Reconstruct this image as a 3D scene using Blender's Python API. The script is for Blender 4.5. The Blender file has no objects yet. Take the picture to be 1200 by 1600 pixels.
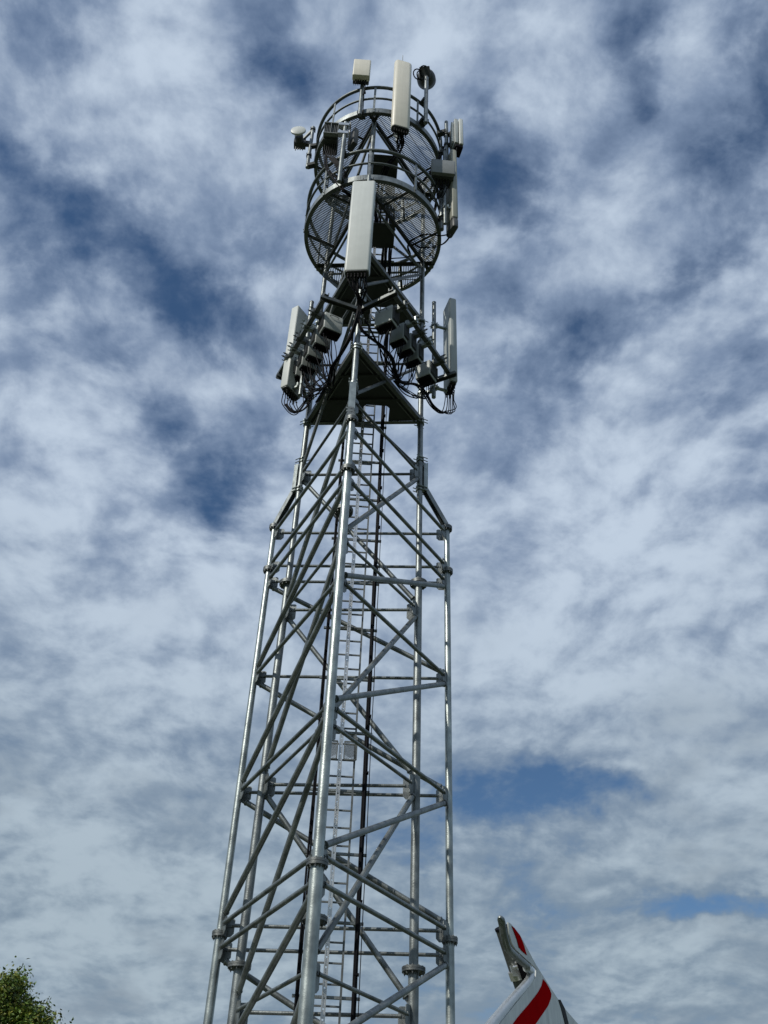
import bpy, math, random
from mathutils import Vector, Matrix
random.seed(7)
sc = bpy.context.scene
C = sc.collection
V = Vector
R = math.radians
PI = math.pi

# ------------------------------------------------------------------ camera (eye is the origin, ground is at z = GZ)
GZ = -1.6
F, PITCH, ROLL, YAW = 1560.23, R(39.7312), R(-2.5761), R(2.0423)
cam = bpy.data.cameras.new('camera'); camo = bpy.data.objects.new('camera', cam); C.objects.link(camo)
cam.sensor_fit = 'HORIZONTAL'; cam.sensor_width = 36.0; cam.lens = F*36/1200; cam.clip_start = .05; cam.clip_end = 20000

def cam_dir(u, v):
    X = u; Y = math.cos(PITCH) - v*math.sin(PITCH); Z = math.sin(PITCH) + v*math.cos(PITCH)
    return V((X*math.cos(YAW)+Y*math.sin(YAW), -X*math.sin(YAW)+Y*math.cos(YAW), Z))
fwd = cam_dir(0, 0)
rx = cam_dir(1, 0)-fwd; up = cam_dir(0, 1)-fwd
right = rx*math.cos(ROLL) - up*math.sin(ROLL)
upv = rx*math.sin(ROLL) + up*math.cos(ROLL)
right = (rx*math.cos(ROLL) - up*math.sin(ROLL)); right.normalize()
upv = fwd.cross(right)*-1; upv.normalize()
m3 = Matrix((right, upv, -fwd)).transposed()
camo.matrix_world = m3.to_4x4()
sc.camera = camo

def look(px, py):
    """direction of a point of the photograph (1200 x 1600) from the eye"""
    d = fwd + right*((px-600)/F) + upv*((800-py)/F)
    return d.normalized()
def at(px, py, Y):
    d = look(px, py); return d*(Y/d.y)

# ------------------------------------------------------------------ world: sky with a broken cloud layer
SUN_AZ, SUN_EL = math.atan2(-.66, -.75), R(40)          # direction towards the sun
w = bpy.data.worlds.new("World"); sc.world = w; w.use_nodes = True
nt = w.node_tree; N = nt.nodes; L = nt.links
N.clear()
def nd(t, **k):
    n = N.new(t)
    for a, b in k.items(): setattr(n, a, b)
    return n
def plug(s, v):
    if hasattr(v, 'is_output') or isinstance(v, bpy.types.NodeSocket): L.new(v, s)
    else: s.default_value = v
def mth(op, a, b=0.0, c=None, clamp=False):
    n = nd('ShaderNodeMath', operation=op, use_clamp=clamp)
    plug(n.inputs[0], a); plug(n.inputs[1], b)
    if c is not None: plug(n.inputs[2], c)
    return n.outputs[0]
def vmt(op, a, b=(0,0,0), out=0):
    n = nd('ShaderNodeVectorMath', operation=op); plug(n.inputs[0], a); plug(n.inputs[1], b)
    return n.outputs[out]
def mixc(f, a, b, bt='MIX'):
    n = nd('ShaderNodeMix', data_type='RGBA', blend_type=bt)
    plug(n.inputs[0], f); plug(n.inputs[6], a); plug(n.inputs[7], b); return n.outputs[2]
def smooth(x, a, b, lo=0., hi=1.):
    n = nd('ShaderNodeMapRange', interpolation_type='SMOOTHSTEP')
    plug(n.inputs[0], x); n.inputs[1].default_value = a; n.inputs[2].default_value = b
    n.inputs[3].default_value = lo; n.inputs[4].default_value = hi; return n.outputs[0]
def noise(vec, scale, detail=6., rough=.55, dist=0.):
    n = nd('ShaderNodeTexNoise'); L.new(vec, n.inputs['Vector']); n.inputs['Scale'].default_value = scale
    n.inputs['Detail'].default_value = detail; n.inputs['Roughness'].default_value = rough; n.inputs['Distortion'].default_value = dist
    return n.outputs['Fac'], n.outputs['Color']
sky = nd('ShaderNodeTexSky', sky_type='NISHITA', sun_disc=False, sun_elevation=SUN_EL, sun_rotation=(PI/2-SUN_AZ) % (2*PI))
sky.air_density = 1.0; sky.dust_density = .4; sky.ozone_density = 2.0
tc = nd('ShaderNodeTexCoord')
dirn = vmt('NORMALIZE', tc.outputs['Generated'])
sep = nd('ShaderNodeSeparateXYZ'); L.new(dirn, sep.inputs[0])
zz = mth('MAXIMUM', mth('ADD', sep.outputs[2], .22), .05)
cmb = nd('ShaderNodeCombineXYZ')
L.new(mth('DIVIDE', sep.outputs[0], zz), cmb.inputs[0]); L.new(mth('MULTIPLY', mth('DIVIDE', sep.outputs[1], zz), .92), cmb.inputs[1])
P0 = cmb.outputs[0]
_, warpc = noise(P0, 3.2, 2., .5)
P1 = vmt('ADD', P0, vmt('MULTIPLY', vmt('SUBTRACT', warpc, (.5,.5,.5)), (.10,.10,.10)))
_, warpd = noise(dirn, 9.0, 5., .6)
dw = vmt('ADD', dirn, vmt('MULTIPLY', vmt('SUBTRACT', warpd, (.5,.5,.5)), (.11,.11,.11)))
n_big, _ = noise(P1, 5.0, 3., .5)
n_mid, _ = noise(P1, 8.5, 8., .57)
n_sh, _ = noise(vmt('ADD', P1, (-.016, -.022, 0)), 8.5, 3., .57)
n_puff, _ = noise(P1, 21.0, 5., .58)
n_fine, _ = noise(P1, 40.0, 4., .6)
# where this afternoon's cloud layer is torn open (-) or piled up (+): centre, half widths in radians, amount
FIELD = [
 (425,50,45,75,-.62),(445,135,55,40,-.62),(60,60,45,50,-.35),(10,255,50,30,-.45),(110,315,60,45,-.6),(165,345,45,35,-.5),(225,395,55,45,-.6),
 (300,465,60,35,-.75),(385,520,70,45,-.5),(235,225,45,55,-.3),(300,315,60,40,-.3),(240,665,50,35,-.35),(255,640,40,30,-.3),(305,725,60,34,-.55),(330,770,40,24,-.35),
 (400,705,60,50,-.5),(170,555,60,40,-.28),(85,490,50,40,-.25),(60,395,50,40,-.35),(155,850,40,30,-.5),(380,600,60,40,-.22),
 (985,55,38,60,-.5),(1020,160,48,34,-.55),(1100,130,40,50,.25),(930,120,50,40,-.15),(725,190,35,28,-.32),(755,240,38,34,-.35),(800,290,60,38,-.5),(825,350,40,38,-.5),
 (915,240,45,55,-.42),(1185,95,40,50,-.35),(1165,170,45,40,-.2),(1085,440,70,22,-.5),(1110,290,50,60,-.3),(940,530,60,35,-.32),(830,590,60,35,-.45),
 (765,455,55,50,-.32),(1195,520,40,40,-.4),(1000,470,50,25,-.25),
 (955,1228,80,22,-1.1),(810,1262,85,23,-1.1),(860,1215,60,25,-.4),(705,1270,50,30,-.5),(850,1130,50,25,-.4),(1145,1420,75,19,-.9),(1050,1425,50,17,-.4),
 (310,1300,70,24,-.3),(350,1190,60,40,-.25),(30,1190,70,30,-.2),(600,1320,60,40,-.35),(880,1450,90,25,-.3),(860,1345,90,30,-.25),(600,1560,200,20,-.1),
 (300,75,100,60,.45),(190,180,110,90,.3),(400,240,60,70,.35),(330,400,80,50,.2),(150,460,60,50,.15),(60,300,60,60,.1),(600,60,80,50,.15),
 (720,110,90,70,.35),(850,60,60,60,.2),(870,310,50,60,.2),(700,420,60,90,.2),(950,400,60,60,.2),(1000,270,40,40,.2),(1150,340,50,60,.25),(1100,30,60,60,.2),
 (280,560,80,50,.3),(420,600,50,60,.2),(130,650,90,50,.2),(90,830,120,90,.5),(330,900,120,90,.3),(330,640,50,40,.1),(500,700,60,60,.2),
 (980,650,160,70,.2),(820,800,160,80,.3),(1050,800,150,80,.3),(1000,950,200,90,.35),(800,1000,150,80,.35),(1120,1100,120,90,.4),(900,1090,120,60,.3),
 (150,1000,180,90,.4),(200,1120,160,50,.25),(130,1290,160,60,.45),(200,1400,200,70,.5),(120,1520,200,60,.5),(1050,1310,150,50,.4),(1080,1500,160,50,.4),(760,1380,80,40,.1),(1130,1240,80,60,.35),(500,1000,150,200,.2),(480,1250,60,60,.1)]
acc = None
for px, py, sx, sy, a in FIELD:
    d0 = look(px, py); k = 1/F*.86
    h = V((0,0,1)).cross(d0).normalized(); vv = d0.cross(h).normalized()
    q = vmt('SUBTRACT', dw, tuple(d0))
    e1 = mth('MULTIPLY', vmt('DOT_PRODUCT', q, tuple(h), 1), 1/(sx*k)); e2 = mth('MULTIPLY', vmt('DOT_PRODUCT', q, tuple(vv), 1), 1/(sy*k))
    g = mth('EXPONENT', mth('MULTIPLY', mth('MULTIPLY_ADD', e1, e1, mth('MULTIPLY', e2, e2)), -.5))
    acc = mth('MULTIPLY', g, a) if acc is None else mth('MULTIPLY_ADD', g, a, acc)
field = mth('MULTIPLY', smooth(acc, -1.2, 1.2, -1.0, 1.0), .41)
dens = mth('ADD', mth('ADD', field, -.04), mth('ADD', mth('MULTIPLY', mth('SUBTRACT', n_mid, .5), smooth(sep.outputs[2], .3, .75, .90, 1.25)), mth('MULTIPLY', mth('SUBTRACT', n_big, .5), .35)))
dens = mth('ADD', dens, mth('ADD', mth('MULTIPLY', mth('SUBTRACT', n_fine, .5), .16), mth('MULTIPLY', mth('SUBTRACT', .30, mth('ABSOLUTE', mth('SUBTRACT', n_puff, .5))), .45)))
dens = mth('ADD', dens, mth('MULTIPLY', smooth(sep.outputs[2], .1, .9), -.0))
cover = smooth(dens, -.40, .08)
lit = smooth(mth('MULTIPLY_ADD', mth('SUBTRACT', n_mid, n_sh), .75, dens), -.13, .52)
# cloud colours: thin veils are blue grey, thick tufts are pale; low clouds show more of their grey bases
low = smooth(sep.outputs[2], .66, .25)
thin = mixc(low, (.215,.290,.425,1), (.205,.280,.365,1))
thick = mixc(low, (.535,.630,.755,1), (.395,.485,.56,1))
n_grey, _ = noise(P1, 2.8, 5., .55)
grey = mixc(smooth(n_grey, .48, .68), thick, (.255,.32,.39,1))
thick2 = mixc(low, thick, grey)
cloudc = mixc(lit, thin, thick2)
skyc = mixc(1.0, sky.outputs[0], (.105,.105,.105,1), 'MULTIPLY')
hsv = nd('ShaderNodeHueSaturation'); hsv.inputs['Saturation'].default_value = 1.16; hsv.inputs['Value'].default_value = .80; L.new(skyc, hsv.inputs['Color'])
final = mixc(cover, hsv.outputs[0], cloudc)
bg = nd('ShaderNodeBackground'); L.new(final, bg.inputs[0]); bg.inputs[1].default_value = 1.0
wo = nd('ShaderNodeOutputWorld'); L.new(bg.outputs[0], wo.inputs[0])

sun = bpy.data.lights.new('sun', 'SUN'); sun.energy = 3.0; sun.angle = R(.5); sun.color = (1.0, .955, .88)
suno = bpy.data.objects.new('sun', sun); C.objects.link(suno)
sd = V((math.cos(SUN_EL)*math.cos(SUN_AZ), math.cos(SUN_EL)*math.sin(SUN_AZ), math.sin(SUN_EL)))
suno.rotation_euler = sd.to_track_quat('Z', 'Y').to_euler()
vs = sc.view_settings
sc.view_settings.view_transform = 'Standard'; vs.look = 'None'; vs.exposure = 0; vs.gamma = 1

# ------------------------------------------------------------------ materials
def mat(name, col, rough=.5, metal=0., var=.12, scale=6., bump=0., bscale=40., stretch=(1,1,1), streak=0., spec=None, trans=0.):
    m = bpy.data.materials.new(name); m.use_nodes = True
    t = m.node_tree; n = t.nodes; l = t.links; b = n['Principled BSDF']
    b.inputs['Roughness'].default_value = rough; b.inputs['Metallic'].default_value = metal
    if spec is not None: b.inputs['Specular IOR Level'].default_value = spec
    co = n.new('ShaderNodeTexCoord'); mp = n.new('ShaderNodeMapping'); mp.inputs['Scale'].default_value = stretch
    l.new(co.outputs['Object'], mp.inputs[0])
    t1 = n.new('ShaderNodeTexNoise'); t1.inputs['Scale'].default_value = scale; t1.inputs['Detail'].default_value = 6
    l.new(mp.outputs[0], t1.inputs['Vector'])
    rmp = n.new('ShaderNodeMapRange'); rmp.inputs[1].default_value = .3; rmp.inputs[2].default_value = .7
    rmp.inputs[3].default_value = 1-var; rmp.inputs[4].default_value = 1+var*.8
    l.new(t1.outputs['Fac'], rmp.inputs[0])
    mx = n.new('ShaderNodeMix'); mx.data_type = 'RGBA'; mx.blend_type = 'MULTIPLY'; mx.inputs[0].default_value = 1
    mx.inputs[6].default_value = (*col, 1); l.new(rmp.outputs[0], mx.inputs[7]); out = mx.outputs[2]
    if streak:
        mp2 = n.new('ShaderNodeMapping'); mp2.inputs['Scale'].default_value = (22, 22, .8); l.new(co.outputs['Object'], mp2.inputs[0])
        t2 = n.new('ShaderNodeTexNoise'); t2.inputs['Scale'].default_value = 1.; t2.inputs['Detail'].default_value = 5; l.new(mp2.outputs[0], t2.inputs['Vector'])
        r2 = n.new('ShaderNodeMapRange'); r2.inputs[1].default_value = .35; r2.inputs[2].default_value = .75; r2.inputs[3].default_value = 1; r2.inputs[4].default_value = 1-streak
        l.new(t2.outputs['Fac'], r2.inputs[0])
        m2 = n.new('ShaderNodeMix'); m2.data_type = 'RGBA'; m2.blend_type = 'MULTIPLY'; m2.inputs[0].default_value = 1
        l.new(out, m2.inputs[6]); l.new(r2.outputs[0], m2.inputs[7]); out = m2.outputs[2]
    l.new(out, b.inputs['Base Color'])
    if metal > 0:
        rr = n.new('ShaderNodeMapRange'); rr.inputs[3].default_value = rough-.08; rr.inputs[4].default_value = rough+.14
        l.new(t1.outputs['Fac'], rr.inputs[0]); l.new(rr.outputs[0], b.inputs['Roughness'])
    if bump:
        t3 = n.new('ShaderNodeTexNoise'); t3.inputs['Scale'].default_value = bscale; t3.inputs['Detail'].default_value = 4; l.new(co.outputs['Object'], t3.inputs['Vector'])
        bp = n.new('ShaderNodeBump'); bp.inputs['Strength'].default_value = bump; bp.inputs['Distance'].default_value = .01
        l.new(t3.outputs['Fac'], bp.inputs['Height']); l.new(bp.outputs[0], b.inputs['Normal'])
    return m
M = {}
M['galv'] = mat('galvanised_steel', (.245,.268,.264), .42, .78, .38, 5., .25, 60., streak=.3)
M['galv_new'] = mat('new_galvanised_steel', (.37,.41,.395), .37, .78, .34, 5., .2, 60., streak=.28)
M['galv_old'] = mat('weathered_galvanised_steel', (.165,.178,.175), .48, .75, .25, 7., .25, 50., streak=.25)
M['galv_dark'] = mat('dull_dark_steel', (.13,.145,.14), .5, .6, .25, 7.)
M['bolt'] = mat('zinc_bolt', (.45,.46,.45), .4, .7, .15, 30.)
M['deck'] = mat('steel_grating', (.13,.145,.145), .55, .4, .15, 12.)
M['dark'] = mat('dark_steel_plate', (.045,.05,.048), .65, .3, .2, 5.)
M['radome'] = mat('antenna_radome', (.60,.63,.60), .45, 0, .05, 4., streak=.07)
M['radome_cream'] = mat('cream_radome', (.74,.71,.60), .45, 0, .05, 4., streak=.08)
M['radome_grey'] = mat('grey_radome', (.30,.33,.315), .5, 0, .06, 4., streak=.1)
M['radome_olive'] = mat('shaded_cream_radome', (.33,.335,.275), .5, 0, .07, 4., streak=.1)  # cream radome darkened in its colour, as the panel is only partly lit
M['radome_mid'] = mat('shaded_radome', (.42,.45,.43), .5, 0, .06, 4., streak=.12)  # radome greyed in its colour to give the right panel's shaded side
M['box'] = mat('radio_housing', (.42,.45,.43), .5, 0, .1, 7., streak=.12)
M['boxgrey'] = mat('grey_housing', (.20,.215,.215), .5, 0, .08, 7.)
M['black'] = mat('black_rubber', (.004,.004,.006), .65, 0, .3, 20., spec=.12)
M['cap'] = mat('antenna_end_plate', (.06,.065,.065), .5, 0, .2, 20.)
M['white'] = mat('sign_white', (.66,.69,.66), .5, 0, .16, 9., streak=.2)
M['red'] = mat('sign_red', (.40,.004,.006), .6, 0, .1, 8., spec=0.)
M['alu'] = mat('sign_aluminium', (.58,.60,.59), .30, .7, .14, 14., .1, 80.)
M['clampm'] = mat('polished_clamp', (.70,.70,.68), .22, .8, .1, 20.)
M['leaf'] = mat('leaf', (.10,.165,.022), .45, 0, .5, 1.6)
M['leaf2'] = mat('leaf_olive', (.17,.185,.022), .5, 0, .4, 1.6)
M['bark'] = mat('bark', (.10,.075,.05), .9, 0, .3, 5., .5, 12.)
M['ground'] = mat('grass_ground', (.055,.07,.03), .95, 0, .4, .6, .4, 8.)
M['concrete'] = mat('concrete', (.32,.31,.29), .9, 0, .15, 3., .3, 20.)
for k_ in ('leaf', 'leaf2'):
    b = M[k_].node_tree.nodes['Principled BSDF']
    try: b.inputs['Subsurface Weight'].default_value = 0
    except Exception: pass

# ------------------------------------------------------------------ mesh builder
class MB:
    def __init__(s): s.v = []; s.f = []; s.s = []
    def add(s, vs, fs, sm=False):
        o = len(s.v); s.v += [tuple(p) for p in vs]
        for f in fs: s.f.append(tuple(i+o for i in f)); s.s.append(sm)
    def tube(s, a, b, r, r2=None, n=16, caps=True):
        return s.path([a, b], [r, r if r2 is None else r2], n, caps)
    def path(s, pts, r, n=8, caps=True):
        pts = [V(p) for p in pts]; m = len(pts)
        rs = r if isinstance(r, (list, tuple)) else [r]*m
        t0 = (pts[1]-pts[0]).normalized(); ref = V((0,0,1)) if abs(t0.z) < .9 else V((1,0,0))
        u = t0.cross(ref).normalized(); vs = []
        for i, p in enumerate(pts):
            t = (pts[min(i+1, m-1)]-pts[max(i-1, 0)]).normalized()
            u = (u - t*u.dot(t)).normalized(); w_ = t.cross(u)
            for k in range(n):
                a = 2*PI*k/n; vs.append(p + (u*math.cos(a)+w_*math.sin(a))*rs[i])
        fs = [(i*n+k, i*n+(k+1) % n, (i+1)*n+(k+1) % n, (i+1)*n+k) for i in range(m-1) for k in range(n)]
        s.add(vs, fs, True)
        if caps:
            s.add(vs[:n], [tuple(range(n))[::-1]]); s.add(vs[-n:], [tuple(range(n))])
        return s
    def box(s, c, ux, uy, uz, hx, hy, hz):
        c = V(c); ux, uy, uz = V(ux).normalized(), V(uy).normalized(), V(uz).normalized()
        vs = [c+ux*hx*i+uy*hy*j+uz*hz*k for k in (-1,1) for j in (-1,1) for i in (-1,1)]
        s.add(vs, [(0,2,3,1),(4,5,7,6),(0,1,5,4),(2,6,7,3),(0,4,6,2),(1,3,7,5)]); return s
    def beam(s, a, b, side, hw, hh):
        """box from a to b, hw half width along side, hh half height"""
        a, b = V(a), V(b); t = (b-a).normalized(); sd_ = (V(side)-t*V(side).dot(t)).normalized()
        return s.box((a+b)/2, t, sd_, t.cross(sd_), (b-a).length/2, hw, hh)
    def prism(s, poly, o, ux, uy, uz, h, sm=False):
        o, ux, uy, uz = V(o), V(ux), V(uy), V(uz); n = len(poly)
        vs = [o+ux*x+uy*y for x, y in poly] + [o+ux*x+uy*y+uz*h for x, y in poly]
        s.add(vs, [(i, (i+1) % n, (i+1) % n+n, i+n) for i in range(n)], sm)
        s.add(vs[:n], [tuple(range(n))[::-1]]); s.add(vs[n:], [tuple(range(n))]); return s
    def radome(s, base, az, wd, dp, ht, rad=.05, bev=.03):
        """upright rounded box; base = centre of its lower end, az = where it faces"""
        f = V((math.cos(az), math.sin(az), 0)); t = V((-f.y, f.x, 0)); base = V(base)
        def ring(w_, d_, rr, z):
            o = []
            for cx, cy, a0 in ((w_/2-rr, d_/2-rr, 0), (-w_/2+rr, d_/2-rr, 90), (-w_/2+rr, -d_/2+rr, 180), (w_/2-rr, -d_/2+rr, 270)):
                for k in range(6):
                    a = R(a0+18*k); o.append(base+t*(cx+rr*math.cos(a))+f*(cy+rr*math.sin(a))+V((0,0,z)))
            return o
        prof = [(bev, 0), (bev*.3, bev*.3), (0, bev), (0, ht-bev), (bev*.3, ht-bev*.3), (bev, ht)]
        rs = [ring(wd-2*i, dp-2*i, max(rad-i, .004), z) for i, z in prof]; n = 24
        vs = [p for r_ in rs for p in r_]
        s.add(vs, [(i*n+k, i*n+(k+1) % n, (i+1)*n+(k+1) % n, (i+1)*n+k) for i in range(len(rs)-1) for k in range(n)], True)
        s.add(rs[0], [tuple(range(n))[::-1]]); s.add(rs[-1], [tuple(range(n))]); return s
    def lathe(s, prof, c, n=96, sm=True, axis=None):
        """closed profile (r, z) swept round the vertical through c"""
        c = V(c); m = len(prof); vs = []
        if axis is None: ex, ey, ez = V((1,0,0)), V((0,1,0)), V((0,0,1))
        else:
            ez = V(axis).normalized(); ex = ez.cross(V((0,0,1)) if abs(ez.z) < .9 else V((1,0,0))).normalized(); ey = ez.cross(ex)
        for k in range(n):
            a = 2*PI*k/n
            for r, z in prof: vs.append(c+(ex*math.cos(a)+ey*math.sin(a))*r+ez*z)
        for i in range(m):
            j = (i+1) % m
            seg = [(k*m+i, ((k+1) % n)*m+i, ((k+1) % n)*m+j, k*m+j) for k in range(n)]
            s.add([], []); 
            o = 0
            s._raw(vs, seg, sm) if i == 0 else s._rawf(seg, sm)
        return s
    def _raw(s, vs, fs, sm): s._o = len(s.v); s.v += [tuple(p) for p in vs]; s._rawf(fs, sm)
    def _rawf(s, fs, sm):
        for f in fs: s.f.append(tuple(i+s._o for i in f)); s.s.append(sm)
    def disc(s, c, axis, r, h, n=24):
        axis = V(axis).normalized(); return s.tube(V(c)-axis*h/2, V(c)+axis*h/2, r, n=n)

ORG = {}
def obj(name, mb, m, parent=None, loc=None, ang=40):
    me = bpy.data.meshes.new(name)
    o0 = ORG[parent.name] if parent is not None else V(loc if loc is not None else (0,0,0))
    me.from_pydata([tuple(V(p)-o0) for p in mb.v], [], mb.f)
    me.polygons.foreach_set('use_smooth', mb.s)
    me.materials.append(M[m] if isinstance(m, str) else m); me.update()
    try: me.set_sharp_from_angle(angle=R(ang))
    except Exception: pass
    o = bpy.data.objects.new(name, me); C.objects.link(o)
    if parent is not None: o.parent = parent; ORG[o.name] = o0
    else: o.location = o0; ORG[o.name] = o0
    return o
def tag(o, label=None, cat=None, group=None, kind=None):
    if label: o['label'] = label
    if cat: o['category'] = cat
    if group: o['group'] = group
    if kind: o['kind'] = kind
    return o
def thing(name, label, cat, loc, group=None):
    o = bpy.data.objects.new(name, None); C.objects.link(o); o.location = loc; o.empty_display_size = .2
    ORG[o.name] = V(loc); return tag(o, label, cat, group)
def curve(pts, n=7):
    """Catmull-Rom through the points"""
    p = [V(q) for q in pts]; p = [p[0]*2-p[1]]+p+[p[-1]*2-p[-2]]; out = []
    for i in range(1, len(p)-2):
        for k in range(n):
            t = k/n; a, b, c, d = p[i-1:i+3]
            out.append(.5*((2*b)+(c-a)*t+(2*a-5*b+4*c-d)*t*t+(3*b-a-3*c+d)*t*t*t))
    return out+[p[-2]]
Zv = V((0,0,1))

# ------------------------------------------------------------------ ground
g = MB(); n = 60; S = 3000
for i in range(n+1):
    for j in range(n+1):
        x = ((i/n)*2-1); y = ((j/n)*2-1); g.v.append((math.copysign(abs(x)**2.2, x)*S, math.copysign(abs(y)**2.2, y)*S, GZ))
for i in range(n):
    for j in range(n): g.f.append((i*(n+1)+j, (i+1)*(n+1)+j, (i+1)*(n+1)+j+1, i*(n+1)+j+1)); g.s.append(False)
tag(obj('ground', g, 'ground'), kind='structure')
s_ = MB(); s_.box((-.05, 13.92, GZ+.03), (1,0,0), (0,1,0), Zv, 3.2, 3.2, .12)
tag(obj('concrete_slab', s_, 'concrete'), kind='structure')

# ------------------------------------------------------------------ the tower
CX, CY = -.055, 13.925
def outer(k, z, dr=0):
    a = R(-95.58) + (0, -2*PI/3, 2*PI/3)[k]; r = 1.903+dr
    return V((math.cos(a)*r, CY+math.sin(a)*r, z))
def inner(k, z, dr=0):
    a = R(-96.62) + (0, -2*PI/3, 2*PI/3)[k]; r = 1.3438+.0025*(14.586-z)+dr
    fx = (.035, -.035, 0)[k]*max(0., min(1., (9-z)/5))
    return V((CX+math.cos(a)*r+fx, CY+math.sin(a)*r, z))
TW = thing('telecom_tower', 'tall galvanised steel lattice telecom tower with two round decks at its top', 'telecom tower', (CX, CY, GZ+.15))
def flange(p, ro, h=.035, nb=12, parent=None, stiff=True):
    f = MB(); p = V(p)
    f.disc(p+Zv*(h*.55), Zv, ro, h, 32); f.disc(p-Zv*(h*.55), Zv, ro*.985, h, 32)
    for k in range(nb):
        a = 2*PI*k/nb+.13; q = p+V((math.cos(a), math.sin(a), 0))*ro*.82
        f.tube(q-Zv*(h+.034), q+Zv*(h+.02), .008, n=6); f.tube(q-Zv*(h+.018), q-Zv*h, .014, n=6); f.tube(q+Zv*h, q+Zv*(h+.014), .014, n=6)
    return obj('flange', f, 'galv_old', parent)
# pipe sizes: (z from, z to, radius)
OL = {0: [(GZ+.15, 4.42, .084), (4.42, 10.84, .068), (10.84, 11.97, .058)],
      1: [(GZ+.15, 4.42, .064), (4.42, 10.92, .056), (10.92, 11.93, .052)],
      2: [(GZ+.15, 4.42, .064), (4.42, 10.92, .056), (10.92, 11.93, .052)]}
for k in range(3):
    segs = OL[k]; lg = MB()
    for a, b, r in segs: lg.tube(outer(k, a), outer(k, b), r, n=28)
    leg_o = obj('outer_leg', lg, 'galv_new', TW)
    for (a, b, r) in segs: flange(outer(k, b), r+.05, parent=leg_o, nb=10)
    bp_ = MB(); bp_.box(outer(k, GZ+.165), (1,0,0), (0,1,0), Zv, .2, .2, .015); obj('base_plate', bp_, 'galv_old', leg_o)
IL = [(GZ+.15, 3.93, .074), (3.93, 10.42, .066), (10.42, 16.9, .056), (16.9, 23.12, .052)]
for k in range(3):
    lg = MB()
    for a, b, r in IL: lg.tube(inner(k, a), inner(k, b), r, n=24)
    leg_i = obj('inner_leg', lg, 'galv', TW)
    for a, b, r in IL: flange(inner(k, b), r+(.09 if b < 12 else .045), .03, 10, leg_i)
    bp_ = MB(); bp_.box(inner(k, GZ+.165), (1,0,0), (0,1,0), Zv, .18, .18, .015); obj('base_plate', bp_, 'galv_old', leg_i)
def member(a, b, r, name, m, trim=.14):
    a, b = V(a), V(b); t = (b-a).normalized(); mb = MB(); a1 = a+t*trim; b1 = b-t*trim
    mb.tube(a1, b1, r, n=14)
    # end plates with a pair of bolts
    sd_ = t.cross(Zv).normalized(); upn = sd_.cross(t).normalized()
    for q, s in ((a1, -1), (b1, 1)):
        mb.disc(q, t, r*1.22, .02, 14)
        mb.box(q+t*s*.035, t, sd_, upn, .045, .008, r*.9)
        for e in (-.4, .4):
            mb.tube(q+t*s*.04+upn*r*e-sd_*.022, q+t*s*.04+upn*r*e+sd_*.022, .011, n=6)
    return obj(name, mb, m, TW)
def gusset(a, b, z, rleg, dz=(.10, -.16)):
    a, b = V(a), V(b); t = V((b.x-a.x, b.y-a.y, 0)).normalized(); sd_ = t.cross(Zv)
    mb = MB(); o = V((a.x, a.y, z))-sd_*.011+t*(rleg*.9)
    mb.prism([(0, dz[1]), (.10, dz[1]), (.145, dz[1]+.05), (.145, dz[0]-.02), (.12, dz[0]), (0, dz[0])], o, t, Zv, sd_, .010)
    return obj('gusset_plate', mb, 'galv', TW)
OLV = [-.55, 2.25, 4.22, 4.55, 6.58, 8.67, 10.66, 11.02, 11.80]
ODIAG = [(11.02-.0, None)]
EDG = [(0, 1), (1, 2), (2, 0)]         # every diagonal falls from the first leg to the second
for i, z in enumerate(OLV):
    for (p, q) in EDG:
        front = 0 in (p, q)
        member(outer(p, z), outer(q, z), .033 if front else .027, 'horizontal_brace', 'galv', .17)
        gusset(outer(p, z), outer(q, z), z, .06); gusset(outer(q, z), outer(p, z), z, .06)
for zt, zb in ((10.60, 8.74), (8.60, 6.65), (6.51, 4.62), (4.15, 2.32), (2.18, -.48)):
    for (p, q) in EDG: member(outer(p, zt-.02), outer(q, zb), .043, 'diagonal_brace', 'galv', .16)
ILV = [.12, 3.35, 6.60, 9.86, 13.05, 16.24, 19.45, 22.55]
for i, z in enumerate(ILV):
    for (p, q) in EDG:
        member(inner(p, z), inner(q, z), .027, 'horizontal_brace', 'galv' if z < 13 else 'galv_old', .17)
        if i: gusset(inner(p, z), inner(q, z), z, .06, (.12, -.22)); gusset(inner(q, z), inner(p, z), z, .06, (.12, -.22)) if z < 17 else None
        if i: member(inner(p, z-.08), inner(q, ILV[i-1]+.12), .043 if z < 13.5 else .034, 'diagonal_brace', 'galv' if z < 13.5 else 'galv_old', .16)
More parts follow.
